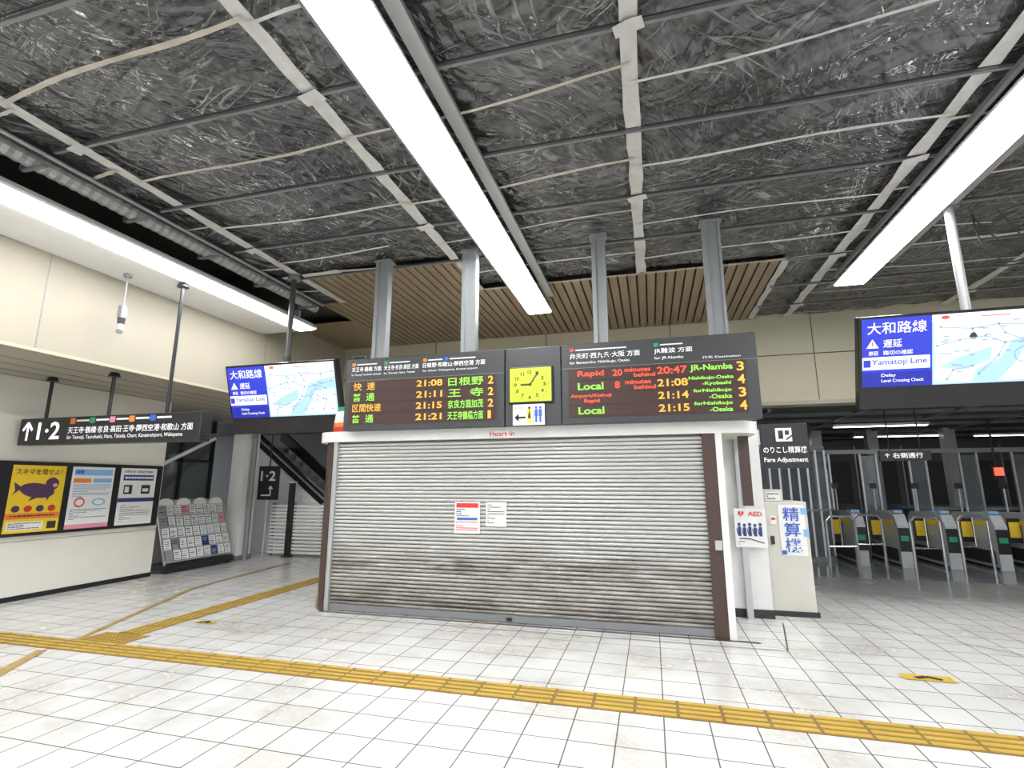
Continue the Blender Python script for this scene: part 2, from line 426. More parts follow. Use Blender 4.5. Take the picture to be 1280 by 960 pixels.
# ---------------------------------------------------------------- kiosk
K=group('kiosk_shop',(-1.7,6.2,0))
KY=6.17; KL=-4.17; KR=.73
b=MB(); b.box(-4.35,.74,6.55,9.0,0,2.35,'white_paint'); b.box(.70,1.35,7.2,9.0,0,2.4,'white_paint')
b.box(KL,KR,6.30,6.55,0,2.2,'white_paint'); b.box(.742,1.36,7.19,7.2,0,.1,'ink')
b.box(-4.2,.9,6.45,8.7,2.6,2.67,'machine')
b.build('body',K)
n=43; pitch=2.06/n; V=[];F=[]
pts=[]
for i in range(n):
    z0=.08+i*pitch
    for t,dy in((0,.004),(.10,-.008),(.3,-.018),(.55,-.022),(.8,-.018),(.92,-.008),(.98,.008)): pts.append((KY+.05+dy,z0+pitch*t))
for (y,z) in pts: V+= [(KL,y,z),(KR-.12,y,z)]
for i in range(len(pts)-1): F.append((2*i,2*i+1,2*i+3,2*i+2))
b=MB(); b.add(V,F,'shutter_m'); b.box(KL,KR-.12,KY+.02,KY+.07,0.01,.085,'grey_post'); b.box(-1.72,-1.66,KY+.0,KY+.02,.03,.06,'black')
b.build('roller_shutter',K)
b=MB()
b.box(KR-.16,KR-.02,KY-.02,KY+.14,0,2.16,'brown_post'); b.box(KR-.02,KR+.05,KY-.03,KY+.12,0,2.16,'white_paint')
b.box(KR-.1,KR-.03,KY-.05,KY-.02,.9,1.0,'alu')
b.box(KL,KL+.06,KY-.01,KY+.1,0,2.16,'alu')
b.box(1.02,1.13,6.6,6.68,1.35,2.16,'brown_post'); b.box(1.04,1.11,7.1,7.2,0,2.16,'alu')
N=10;vs=[];fs=[]
for i in range(N+1):
    t=math.pi/2*i/N; vs+=[(KL-.18*math.sin(t),KY+.18-.20*math.cos(t),0),(KL-.18*math.sin(t),KY+.18-.20*math.cos(t),2.16)]
for i in range(N): fs.append((2*i,2*i+1,2*i+3,2*i+2))
b.add(vs,fs,'brown_post'); b.box(KL-.18,KL-.0,KY+.18,6.6,0,2.16,'brown_post')
b.box(KL-.195,KL-.0,KY+.1,KY+.4,0,.12,'ochre')
b.build('posts',K)
def fascia(z0,z1,off,k,name):
    b=MB(); pr=[]
    xl,xr,yf,r=-4.5-off,1.18+off,KY-.04-off,.32
    pr.append((xl,8.9)); 
    for i in range(9):
        t=math.pi/2*i/8; pr.append((xl+r-r*math.cos(t),yf+r-r*math.sin(t)))
    for i in range(9):
        t=math.pi/2*i/8; pr.append((xr-r+r*math.sin(t),yf+r-r*math.cos(t)))
    pr.append((xr,8.9)); n=len(pr)
    b.add([(x,y,z0) for x,y in pr]+[(x,y,z1) for x,y in pr],[(i,(i+1)%n,n+(i+1)%n,n+i) for i in range(n)],k)
    b.add([(x,y,z) for z in(z0,z1) for x,y in pr],[tuple(range(n-1,-1,-1)),tuple(range(n,2*n))],'machine')
    b.build(name,K)
fascia(2.16,2.30,0,'white_paint','canopy')
fascia(2.38,2.44,-.1,'orange','stripe_orange'); fascia(2.44,2.60,-.1,'white_paint','stripe_white'); fascia(2.60,2.66,-.1,'green','stripe_green'); fascia(2.30,2.38,-.1,'red','stripe_red')
M=frameY(-1.95,KY-.045,2.17)
b=MB(M); b.rect(0,0,.36,.085,.003,'paper'); b.build('shop_sign',K)
text('Heart·in',M,.02,.015,.06,'red',K,'shop_name',.32,.006,.01)
M=frameY(-2.40,KY+.02,1.0); b=MB(M)
b.box(0,.33,0,.38,-.01,0,'paper'); b.rect(.02,.31,.31,.365,.003,'red'); lines_of(b,.02,.2,.31,.3,4,'navy',seed=1); b.rect(.03,.16,.3,.19,.003,'blue'); lines_of(b,.02,.03,.31,.15,5,'red',seed=2)
b.build('notice_1',K)
M=frameY(-1.99,KY+.02,1.09); b=MB(M); b.box(0,.26,0,.29,-.01,0,'paper'); lines_of(b,.02,.03,.24,.27,9,'ink',seed=3,fill=.35); b.build('notice_2',K)

# AED sign
G=group('aed_sign',(1.15,7.15,.84)); M=frameY(.97,7.07,.84); b=MB(M)
b.box(0,.36,0,.46,-.03,0,'paper'); b.poly([(.08,.36),(.045,.40),(.05,.425),(.07,.43),(.08,.415),(.09,.43),(.11,.425),(.115,.40)],.003,'red'); b.line([(.085,.425),(.072,.40),(.088,.395),(.076,.37)],.007,.005,'paper')
for i,x in enumerate((.05,.11,.17,.23,.29)): b.ell(x,.27-.01*(i%2),.018,.02,.003,'navy'); b.rect(x-.018,.13,x+.018,.245-.01*(i%2),.003,'navy'); b.line([(x-.03,.22),(x-.02,.15)],.01,.003,'navy')
b.line([(.04,.1),(.16,.10),(.32,.05)],.012,.004,'ink'); lines_of(b,.03,.02,.3,.08,2,'ink',seed=44,fill=.3); b.build('plate',G); text('AED',M,.16,.37,.055,'red',G,'label',.16,.005,.02)

# ---------------------------------------------------------------- departure board
D=group('departure_board',(-1.36,6.0,2.29))
BX0,BX1,BY,BZ0,BZ1=-3.93,1.19,5.98,2.29,3.26
b=MB()
b.box(BX0,-1.70,BY,BY+.12,BZ0,BZ1,'board_grey'); b.box(-1.69,-.995,BY+.01,BY+.11,BZ0+.0,BZ1-.0,'board_grey'); b.box(-.985,BX1,BY,BY+.12,BZ0,BZ1,'board_grey')
b.build('cabinets',D,bevel=.008)
b=MB()
for x,w in((-3.47,.2),(-2.19,.2),(-.50,.17),(.82,.2)):
    b.box(x-w/2,x+w/2,BY+.03,BY+.12,BZ1,ZC-.06,'grey_post'); b.box(x-w/2,x-w/2+.05,BY+.005,BY+.03,BZ1,ZC-.1,'grey_post'); b.box(x+w/2-.03,x+w/2,BY+.005,BY+.03,BZ1,ZC-.1,'grey_post')
    b.box(x-w/2-.02,x+w/2+.02,BY-.01,BY+.16,ZC-.11,ZC-.09,'grey_post')
b.build('hanger_posts',D)
MBd=frameY(0,BY,0)
b=MB(MBd)
ROW=[(2.805,2.945),(2.66,2.80),(2.515,2.655),(2.37,2.51)]
for z0,z1 in ROW:
    b.rect(-3.86,z0,-1.80,z1,.006,'led_bg'); b.rect(-.90,z0,1.06,z1,.006,'led_bg')
b.rect(-3.93,2.955,-1.70,2.96,.006,'grey_post'); b.rect(-.985,2.955,1.19,2.96,.006,'grey_post')
for x,k in((-3.84,'orange'),(-3.36,'green'),(-2.80,'orange'),(-2.50,'blue'),(-.88,'red'),(.10,'green')):
    b.rect(x,3.16,x+.05,3.205,.006,k)
for x,y,w in((-3.77,3.18,.3),(-3.29,3.18,.3),(-2.73,3.18,.2),(-2.43,3.18,.35),(-.81,3.18,.6),(.17,3.18,.25)):
    b.rect(x,y-.008,x+w,y+.008,.006,'w_print')
b.build('panel_faces',D)
def T(s,x,z,h,k,w=None,ex=0,nm='text'): text(s,MBd,x,z,h,k,D,nm,w,.010,ex)
for s,x,w in(('天王寺·鶴橋 方面',-3.84,.44),('天王寺·奈良·高田 方面',-3.36,.50),('日根野·和歌山·関西空港 方面',-2.80,.85)): T(s,x,3.08,.065,'t_white',w,.005)
for s,x,w in(('for Tennoji, Tsuruhashi, Kyobashi',-3.84,.44),('for Tennoji, Nara, Takada',-3.36,.45),('for Otori, Wakayama, Kansai-airport',-2.80,.75)): T(s,x,3.02,.032,'t_white',w)
T('弁天町·西九条·大阪 方面',-.88,3.07,.07,'t_white',.82,.005); T('for Bentencho, Nishikujo, Osaka',-.88,3.0,.04,'t_white',.7)
T('JR難波 方面',.10,3.07,.07,'t_white',.42,.005); T('for JR-Namba',.10,3.0,.04,'t_white',.32); T('行先 Destination',.62,2.985,.03,'t_white',.4)
ty=[('快  速','led_o',.32),('普  通','led_g',.32),('区間快速','led_o',.42),('普  通','led_g',.32)]
tm=['21:08','21:11','21:15','21:21']; ds=['日根野','王  寺','奈良方面加茂','天王寺鶴橋方面']; pl='2221'
for i,(z0,z1) in enumerate(ROW):
    T(ty[i][0],-3.80,z0+.018,.108,ty[i][1],ty[i][2],.02); T(tm[i],-2.88,z0+.03,.085,'led_o',.36,.02)
    T(ds[i],-2.44,z0+.018,.108,'led_g',.47,.015); T(pl[i],-1.91,z0+.022,.10,'led_o',.04 if pl[i]=='1' else .07,.02)
z=[r[0] for r in ROW]
T('Rapid',-.79,z[0]+.03,.085,'led_r',.31,.02);T('Local',-.79,z[1]+.03,.085,'led_g',.30,.02);T('Airport/Kishuji',-.88,z[2]+.075,.05,'led_r',.48,.02);T('Rapid',-.72,z[2]+.01,.055,'led_r',.18,.02);T('Local',-.79,z[3]+.03,.085,'led_g',.30,.02)
for i,nmb in((0,'20'),(1,'8')):
    T(nmb,-.38 if i==0 else -.36,z[i]+.035,.08,'led_r',.11 if i==0 else .06,.02); T('minutes',-.24,z[i]+.075,.048,'led_r',.29,.02); T('behind',-.14,z[i]+.012,.048,'led_r',.24,.02)
for i,s in enumerate(('20:47','21:08','21:14','21:15')): T(s,.12,z[i]+.03,.085,'led_o' if i else 'led_r',.33,.02)
T('JR-Namba',.48,z[0]+.03,.085,'led_g',.45,.02)
T('Nishikujo-Osaka',.46,z[1]+.078,.05,'led_g',.47,.02);T('-Kyobashi',.60,z[1]+.012,.05,'led_g',.3,.02)
for i in(2,3): T('forNishikujo',.50,z[i]+.078,.05,'led_g',.40,.02);T('-Osaka',.66,z[i]+.012,.05,'led_g',.24,.02)
for i,s in enumerate('3434'): T(s,.97,z[i]+.022,.105,'led_o',.075,.02)
C=group('wall_clock',(-1.36,5.98,2.56)); M=frameY(-1.645,5.955,2.555)
b=MB(M); b.box(0,.56,0,.46,-.03,0,'black'); b.build('case',C,bevel=.03)
b=MB(M); b.box(.02,.54,.02,.44,-.01,.004,'clock_y'); b.build('dial',C,bevel=.03)
b=MB(M)
cx,cy=.28,.23
b.line([(cx,cy),(cx-.12,cy+.0)],.022,.010,'ink'); b.line([(cx,cy),(cx+.10,cy+.15)],.016,.012,'ink'); b.ell(cx,cy,.018,.018,.014,'ink')
for i in range(60):
    t=2*math.pi*i/60; r=.205; b.line([(cx+math.sin(t)*r*.97*1.1,cy+math.cos(t)*r*.97),(cx+math.sin(t)*r*1.1,cy+math.cos(t)*r)],.004 if i%5 else .01,.007,'ink')
b.build('hands',C)
for h in range(1,13):
    t=2*math.pi*h/12; w=.045 if h<10 else .06
    text(str(h),M,cx+math.sin(t)*.18-w/2,cy+math.cos(t)*.155-.022,.044,'ink',C,'numeral',w*.75,.008,.02)
G=group('toilet_sign',(-1.4,5.98,2.30)); M=frameY(-1.585,5.955,2.295); b=MB(M); b.box(0,.39,0,.25,-.03,0,'paper')
b.line([(.05,.09),(.16,.09)],.025,.006,'ink'); b.poly([(.02,.09),(.075,.14),(.075,.04)],.006,'ink'); b.rect(.18,.02,.23,.20,.003,'poster_yellow')
for x,k in((.205,'ink'),(.29,'blue'),(.34,'blue')):
    b.ell(x,.205,.016,.016,.004,k)
    if k=='ink': b.poly([(x,.19),(x-.02,.08),(x+.02,.08)],.004,k)
    else: b.rect(x-.02,.10,x+.02,.185,.004,k); b.rect(x-.012,.03,x+.012,.10,.004,k)
b.line([(.25,.02),(.25,.23)],.006,.004,'ink')
b.build('plate',G); text('お手洗い',M,.02,.185,.04,'ink',G,'label',.13,.005)

# ---------------------------------------------------------------- information displays
def display(x0,x1,zt,ytop,pole_x,pw,metal):
    g=group('information_display',((x0+x1)/2,ytop,2.37))
    w=x1-x0; H=1.03; tilt=17
    M=Matrix.Translation((x0,ytop,zt))@Matrix.Rotation(math.radians(90+tilt),4,'X')@Matrix.Translation((0,-H,0))
    b=MB(M); b.box(0,w,0,H,-.12,0,'black_gloss'); b.build('cabinet',g,bevel=.01)
    s0,s1=.03,w-.03; y0,y1=.25,H-.03; z=.004
    b=MB(M); b.rect(s0,y0,s1,y1,z,'scr_map')
    b.rect(s0,y0,s0+.66,y1,z+.001,'scr_blue'); b.rect(s0,y0,s0+.66,y0+.16,z+.002,'scr_dblue')
    b.rect(s0+.0,y0+.19,s0+.64,y0+.33,z+.003,'scr_white')
    b.rect(s0+.66,y1-.07,s1,y1,z+.001,'scr_white')
    b.rect(s0+1.1,y1-.05,s0+1.35,y1-.04,z+.004,'scr_red'); b.ell(s0+.78,y1-.035,.04,.02,z+.004,'scr_red')
    mx=s0+.68; mw=s1-mx; mh=y1-.09-y0
    def P(u,v): return (mx+u*mw,y0+.02+v*mh)
    b.poly([P(.0,.0),P(.30,.0),P(.34,.2),P(.52,.35),P(.6,.62),P(.75,.72),P(1,.8),P(1,1),P(0,1)],z+.001,'scr_land')
    b.poly([P(.5,.0),P(.98,.0),P(.98,.55),P(.7,.5),P(.62,.25)],z+.0015,'scr_land')
    b.poly([P(.03,.25),P(.2,.4),P(.45,.55),P(.44,.35),P(.25,.2)],z+.002,'scr_map')
    rts=[[(.05,.9),(.3,.85),(.5,.9),(.8,.86),(.97,.9)],[(.02,.6),(.2,.68),(.4,.72),(.55,.6),(.7,.62),(.95,.7)],[(.55,.6),(.5,.4),(.35,.12)],[(.7,.62),(.72,.4),(.85,.3),(.8,.1)],[(.7,.62),(.85,.55),(.97,.4)],[(.3,.85),(.3,.72)],[(.8,.86),(.8,.65)],[(.1,.05),(.15,.2),(.3,.25)],[(.5,.9),(.55,.75),(.7,.62)]]
    for r in rts:
        b.line([P(*q) for q in r],.007,z+.004,'scr_line')
        for q in r: b.rect(P(*q)[0]-.011,P(*q)[1]-.011,P(*q)[0]+.011,P(*q)[1]+.011,z+.005,'scr_line')
    b.line([P(.72+.10*math.cos(t),.40+.13*math.sin(t)) for t in[2*math.pi*i/16 for i in range(17)]],.007,z+.004,'scr_line')
    for i in range(26):
        u,v=random.uniform(.02,.93),random.uniform(.05,.95); b.rect(*P(u,v),P(u,v)[0]+.05,P(u,v)[1]+.010,z+.006,'scr_line')
    b.poly([(s0+.04,y0+.43),(s0+.16,y0+.43),(s0+.10,y0+.53)],z+.004,'scr_white'); b.line([(s0+.1,y0+.45),(s0+.1,y0+.50)],.012,z+.006,'scr_red')
    b.rect(s0+.01,y0+.22,s0+.08,y0+.30,z+.006,'scr_blue')
    b.build('screen',g)
    def t(s,x,y,h,k,wd,ex=.01): text(s,M,s0+x,y0+y,h,k,g,'text',wd,.012,ex)
    t('大和路線',.05,.58,.13,'t_white',.56,.02); t('遅延',.20,.43,.09,'t_white',.18,.02); t('踏切の確認',.20,.35,.05,'t_white',.28,.01); t('原因',.06,.35,.045,'t_white',.09)
    t('Yamatoji Line',.09,.225,.08,'scr_txtb',.52); t('Delay',.18,.10,.045,'t_white',.14); t('Level Crossing Check',.18,.04,.045,'t_white',.40)
    b=MB(); y=ytop+.12
    b.cyl((pole_x,y,3.1),(pole_x,y,ZC-.05),pw,metal,16); b.cyl((pole_x,y,ZC-.14),(pole_x,y,ZC-.08),pw*2.2,'channel',16)
    b.box(pole_x-.25,pole_x+.25,y+.05,y+.2,2.9,3.12,'black'); b.cyl((pole_x,y,3.12),(pole_x,y,3.42),pw*1.25,'black',16)
    b.build('pole',g)
display(-6.03,-4.17,3.31,6.05,-5.05,.04,'dark_metal')
display(2.29,4.17,3.40,6.2,3.35,.045,'duct')

# ---------------------------------------------------------------- platform sign
G=group('platform_direction_sign',(-6.9,5.15,2.13)); X0,X1=-8.55,-5.41
b=MB(); b.box(X0,X1,5.15,5.32,2.13,2.5,'sign_black'); b.build('box',G,bevel=.01)
b=MB()
for x,zt_ in((-8.2,3.1),(-7.05,3.1),(-6.06,4.3)):
    b.cyl((x,5.23,2.5),(x,5.23,zt_),.022,'black'); b.cyl((x,5.23,zt_-.06),(x,5.23,zt_),.075,'black',18,.05)
b.cyl((X1+.0,5.23,2.2),(X1+.22,5.23,2.2),.012,'black')
b.build('hangers',G)
M=frameY(X0,5.15,2.13); b=MB(M)
b.line([(.17,.06),(.17,.28)],.04,.004,'t_white'); b.line([(.08,.20),(.17,.31),(.26,.20)],.04,.005,'t_white')
x=.95
for k,w in(('orange',.32),('green',.32),('pink',.3),('orange',.32),('blue',.34)):
    b.rect(x,.27,x+.09,.35,.004,k); b.rect(x+.11,.30,x+.11+w*.7,.325,.004,'w_print'); x+=w+.03
b.build('pictograms',G)
text('1·2',M,.36,.07,.24,'t_white',G,'number',.42,.004,.02)
text('天王寺·鶴橋·奈良·高田·王寺·関西空港·和歌山 方面',M,.93,.14,.09,'t_white',G,'jp_label',2.1,.004,.005)
text('for Tennoji, Tsuruhashi, Nara, Takada, Otori, Kansai-airport, Wakayama',M,.93,.05,.065,'t_white',G,'en_label',1.95,.004)

# ---------------------------------------------------------------- poster case
G=group('poster_case',(-8.6,6.3,.9)); b=MB()
b.box(-8.65,-8.60,4.9,7.5,.88,1.92,'black'); b.build('frame',G,bevel=.006)
def poster(ya,yb,fn,nm):
    M=frameX(-8.597,ya,.925); b=MB(M); w=yb-ya; h=.94
    fn(b,w,h,M); b.build(nm,G)
def p1(b,w,h,M):
    b.rect(0,0,w,h,0,'poster_yellow'); b.ell(w*.5,h*.62,w*.33,h*.11,.002,'purple',ang=-.15); b.ell(w*.76,h*.72,w*.13,h*.10,.003,'purple'); b.ell(w*.82,h*.70,w*.05,h*.03,.004,'pink')
    b.poly([(w*.22,h*.66),(w*.06,h*.75),(w*.1,h*.62),(w*.05,h*.55)],.003,'purple'); b.poly([(w*.45,h*.56),(w*.35,h*.46),(w*.55,h*.52)],.003,'purple'); b.poly([(w*.66,h*.58),(w*.70,h*.46),(w*.78,h*.58)],.003,'purple')
    for i in range(4): b.ell(w*(.16+.22*i),h*.35,w*.075,h*.05,.002,'red' if i%2 else 'purple')
    b.rect(0,h*.20,w,h*.285,.002,'orange'); lines_of(b,w*.08,h*.22,w*.9,h*.27,1,'ink',.004,seed=8); b.rect(w*.05,h*.04,w*.7,h*.16,.002,'paper'); lines_of(b,w*.08,h*.05,w*.66,h*.15,4,'ink',.004,seed=9); b.rect(w*.78,h*.04,w*.95,h*.15,.002,'ink')
    text('スキマを埋せよ！',M,w*.06,h*.86,h*.09,'ink',G,'headline',w*.86,.004,.03)
def p2(b,w,h,M):
    b.rect(0,0,w,h,0,'paper'); b.rect(w*.05,h*.86,w*.95,h*.96,.002,'lblue'); lines_of(b,w*.08,h*.88,w*.9,h*.95,1,'blue',.004,seed=3,fill=.8)
    b.rect(w*.05,h*.74,w*.45,h*.81,.002,'orange'); b.rect(w*.5,h*.74,w*.95,h*.81,.002,'lblue'); lines_of(b,w*.06,h*.5,w*.94,h*.72,8,'blue',.003,seed=4,fill=.3)
    b.ell(w*.25,h*.42,w*.12,h*.08,.003,'red');b.ell(w*.25,h*.42,w*.09,h*.055,.004,'paper'); b.ell(w*.7,h*.42,w*.16,h*.06,.003,'lblue'); b.ell(w*.7,h*.42,w*.12,h*.04,.004,'paper'); lines_of(b,w*.06,h*.14,w*.94,h*.32,7,'navy',.003,seed=5,fill=.3); b.rect(0,0,w,h*.07,.002,'pink')
def p3(b,w,h,M):
    b.rect(0,0,w,h,0,'paper'); b.rect(w*.08,h*.78,w*.92,h*.88,.002,'navy'); lines_of(b,w*.12,h*.79,w*.9,h*.87,1,'paper',.004,seed=6); 
    b.rect(w*.12,h*.54,w*.35,h*.70,.003,'ink'); b.rect(w*.6,h*.54,w*.85,h*.70,.003,'ink'); b.rect(w*.15,h*.57,w*.26,h*.67,.004,'paper'); b.rect(w*.64,h*.58,w*.8,h*.64,.004,'paper')
    b.rect(0,h*.40,w,h*.47,.002,'navy'); lines_of(b,w*.1,h*.05,w*.9,h*.36,9,'ink',.003,seed=7,fill=.25)
    text('JR西日本 列車運行情報',M,w*.08,h*.91,h*.05,'ink',G,'headline',w*.8,.004,.02)
poster(5.19,5.88,p1,'poster_1'); poster(5.97,6.62,p2,'poster_2'); poster(6.73,7.38,p3,'poster_3')

# ---------------------------------------------------------------- leaflet rack
G=group('leaflet_rack',(-8.75,8.6,0)); b=MB(Matrix.Translation((-.25,.08,0)))
ya,yb=7.65,9.2
b.box(-8.75,-8.25,ya,yb,.05,.16,'black'); b.box(-8.75,-8.70,ya,yb,.1,1.25,'alu')
for y in(ya,yb): b.beam((-8.72,y,.1),(-8.72,y,1.25),.05,.04,'alu'); b.beam((-8.3,y,.15),(-8.66,y,1.2),.03,.03,'alu')
for y in(ya+.05,yb-.05):
    b.cyl((-8.32,y,0),(-8.32,y,.06),.03,'black'); b.cyl((-8.7,y,0),(-8.7,y,.06),.03,'black')
rr=random.Random(5); nc=9
cols=['lblue','navy','paper','grey_post','pink','paper','paper','alu','paper','alu']
for r in range(5):
    z0=.2+r*.2; xo=-8.30-.075*r
    b.box(xo-.01,xo+.02,ya,yb,z0-.01,z0+.015,'alu')
    for c in range(nc):
        y0=ya+.02+c*(yb-ya-.03)/nc; k=rr.choice(cols); w=(yb-ya)/nc-.025
        b.add([(xo,y0,z0+.02),(xo,y0+w,z0+.02),(xo-.05,y0+w,z0+.19),(xo-.05,y0,z0+.19)],[(0,1,2,3)],k if rr.random()<.35 else 'paper')
        for q in range(4):
            zz=z0+.035+q*.037; f=(zz-z0-.02)/.17
            b.add([(xo+.003-.05*f,y0+w*.1,zz),(xo+.003-.05*f,y0+w*rr.uniform(.5,.9),zz),(xo+.003-.05*f-.004,y0+w*.8,zz+.014),(xo+.003-.05*f-.004,y0+w*.1,zz+.014)],[(0,1,2,3)],rr.choice(['ink','lblue','navy','grey_post','alu','alu']))
for i in range(4):
    cy_=ya+.19+i*.39; pts=[(cy_+.17*math.cos(t),1.2+.13*math.sin(t)) for t in[math.pi*j/12 for j in range(13)]]
    b.add([(-8.66,p,q) for p,q in pts]+[(-8.69,p,q) for p,q in pts],[tuple(range(13)),tuple(range(25,12,-1))]+[(j,j+1,14+j,13+j) for j in range(12)],'paper' if i%2 else 'white_paint')
b.build('rack_body',G)

# ---------------------------------------------------------------- back left
b=MB(); b.box(-8.95,-8.6,9.45,9.85,0,3.1,'white_paint'); b.box(-8.97,-8.58,9.43,9.87,0,.1,'grey_post'); b.cyl((-8.5,9.6,0),(-8.5,9.6,3.1),.05,'grey_post'); b.build('column_left')
W=group('window_1',(-10.2,8.9,1.2)); b=MB()
b.box(-10.3,-10.2,7.5,10.2,0,1.2,'white_paint'); b.box(-10.3,-10.25,7.5,10.2,1.2,3.1,'glass_dim'); b.box(-10.6,-10.5,7.3,10.4,0,3.1,'dkwall')
for y in(7.5,8.4,9.3,10.15): b.box(-10.3,-10.2,y,y+.06,1.2,3.1,'black')
b.box(-10.3,-10.19,7.5,10.2,1.2,1.26,'alu'); b.box(-10.3,-10.2,7.5,10.2,2.1,2.15,'black')
b.cyl((-10.15,7.8,1.5),(-9.3,9.3,2.6),.04,'white_paint'); b.build('frame',W)
b=MB(); b.box(-14,-5.5,13.5,13.7,0,3.1,'midwall'); b.build('wall_stairs')
b=MB(); b.box(-14,-5.0,10.6,13.6,3.1,3.2,'dkceil'); b.build('ceiling_stairs')
g=group('stair_fill_light',(-7.5,12.8,3.0)); b=MB(); b.box(-8.6,-6.4,12.7,12.9,3.03,3.09,'white_paint'); b.box(-8.55,-6.45,12.73,12.87,3.01,3.03,'lamp_dim'); b.build('fixture',g)  # lamp added as fill, to brighten the stair wall
G=group('escalator',(-8.4,11.0,0)); b=MB()
def slab(pts,y0,y1,k): 
    n=len(pts); b.add([(x,y0,z) for x,z in pts]+[(x,y1,z) for x,z in pts],[tuple(range(n)),tuple(range(2*n-1,n-1,-1))]+[(i,n+i,n+(i+1)%n,(i+1)%n) for i in range(n)],k)
slab([(-9.9,3.08),(-6.6,.65),(-6.6,.35),(-9.9,2.78)],10.9,11.0,'black')
slab([(-9.9,2.78),(-6.6,.35),(-6.6,.0),(-9.2,.0),(-9.9,.0)],10.92,11.0,'white_paint')
slab([(-9.9,3.0),(-6.6,.57),(-6.6,.53),(-9.9,2.96)],10.86,10.9,'alu')
slab([(-9.9,3.08),(-6.6,.65),(-6.6,.35),(-9.9,2.78)],12.1,12.2,'black')
for i in range(13):
    x=-9.85+i*.25; zt_=2.75-(i+1)*.184
    if zt_>.1: b.box(x,x+.25,11.0,12.1,max(0,zt_-.25),zt_,'grey_post')
b.build('inclined_truss',G)
G=group('barrier_fence',(-8,10.35,0)); b=MB()
for i in range(14): b.box(-8.55,-6.2,10.32,10.35,.06+i*.078,.115+i*.078,'white_paint')
for x in(-8.5,-7.95,-7.2,-6.3): b.box(x-.03,x+.03,10.35,10.41,0,1.17,'grey_post')
b.build('slats',G)
b=MB(); b.box(-8.0,-7.9,10.2,10.3,0,1.62,'black'); b.box(-8.04,-7.86,10.16,10.34,0,.03,'black'); b.box(-8.02,-7.88,10.18,10.32,1.62,1.66,'alu'); b.build('bollard_post')
G=group('platform_number_sign',(-8.4,10,1.3)); b=MB(); b.box(-8.68,-8.15,10.0,10.05,1.25,2.0,'sign_black'); b.cyl((-8.42,10.03,2.0),(-8.42,10.03,3.1),.015,'black'); b.cyl((-8.42,10.03,0),(-8.42,10.03,1.25),.02,'alu'); b.build('plate',G)
M=frameY(-8.68,10.0,1.25); text('1·2',M,.06,.42,.22,'w_print',G,'number',.4,.004,.02); b=MB(M); b.line([(.1,.1),(.35,.1),(.35,.25)],.03,.004,'w_print'); b.poly([(.28,.24),(.42,.24),(.35,.32)],.005,'w_print'); b.build('arrow',G)

G=group('security_camera',(-6.5,4.8,3.5)); b=MB(); b.cyl((-6.5,4.8,3.85),(-6.5,4.8,4.3),.012,'grey_post'); b.cyl((-6.5,4.8,4.26),(-6.5,4.8,4.3),.05,'grey_post')
b.box(-6.535,-6.465,4.76,4.84,3.7,3.86,'grey_post'); b.cyl((-6.5,4.8,3.55),(-6.5,4.8,3.7),.03,'ink',12,.045); b.cyl((-6.44,4.75,3.5),(-6.5,4.8,3.60),.04,'alu',12); b.build('camera_body',G)
G=group('air_vent',(-6.4,10.2,4.3)); b=MB(); b.box(-6.55,-6.2,10.17,10.24,4.2,4.5,'white_paint')
for i in range(5): b.box(-6.52,-6.23,10.15,10.17,4.23+i*.052,4.255+i*.052,'ink')
b.build('louvre',G)
G=group('ceiling_speaker',(-3,8,4.6)); b=MB(); b.cyl((-3.1,8.6,4.66),(-3.1,8.6,4.70),.12,'black',24); b.build('grille',G)
G=group('hanging_cable',(4,6.5,4.3)); b=MB()
for s_,x0 in((0,3.95),(1,4.02)):
    pr=None
    for i in range(15):
        t=i/14; p=(x0+.25*math.sin(t*4+s_),6.6+.1*t,4.70-.55*math.sin(math.pi*t)-.1*s_*math.sin(math.pi*t))
        if pr: b.cyl(pr,p,.008,'black',6)
        pr=p
b.build('cable',G)
# ---------------------------------------------------------------- fare machine
G=group('fare_adjustment_machine',(1.62,7.4,0)); b=MB(); b.box(1.38,1.88,7.4,8.1,.04,1.38,'machine'); b.build('cabinet',G,bevel=.015)
b=MB(); b.box(1.37,1.90,7.38,8.12,0,.06,'ink'); b.box(1.40,1.62,7.44,7.9,1.38,1.53,'machine'); b.box(1.386,1.40,7.39,7.4,.1,1.35,'alu'); b.box(1.43,1.47,7.375,7.4,.85,.95,'ink'); b.build('trim',G)
M=frameY(1.40,7.40,0); b=MB(M); b.box(.14,.44,.72,1.34,.0,.012,'paper'); b.box(.02,.19,1.39,1.50,-.03,-.02,'paper'); lines_of(b,.03,1.40,.18,1.49,3,'ink',-.017,seed=12)
b.rect(.40,1.22,.47,1.30,.016,'lblue'); b.rect(.41,.95,.47,1.04,.016,'lblue'); b.rect(.145,.73,.20,.78,.016,'blue'); b.rect(.04,1.1,.11,1.2,.016,'paper'); b.rect(.05,1.15,.10,1.18,.018,'red'); b.build('poster',G)
for i,c in enumerate('精算機'): text(c,M,.19,1.14-i*.19,.17,'blue',G,'label',.19,.019,.02)
G=group('fare_adjustment_sign',(1.67,7.3,1.8)); b=MB(); b.box(1.40,1.96,7.30,7.40,1.80,2.37,'sign_black'); b.box(1.355,1.40,7.32,7.38,2.1,2.3,'alu'); b.build('plate',G,bevel=.006)
M=frameY(1.40,7.30,1.80); b=MB(M); b.rect(.18,.34,.37,.51,.004,'t_white'); b.rect(.21,.37,.27,.48,.006,'ink'); b.rect(.29,.42,.34,.48,.006,'ink'); b.line([(.3,.36),(.38,.42)],.02,.007,'ink'); b.build('pictogram',G)
text('のりこし精算機',M,.02,.19,.085,'t_white',G,'jp_label',.51,.004,.01); text('Fare Adjustment',M,.02,.06,.075,'t_white',G,'en_label',.51,.004,.01)

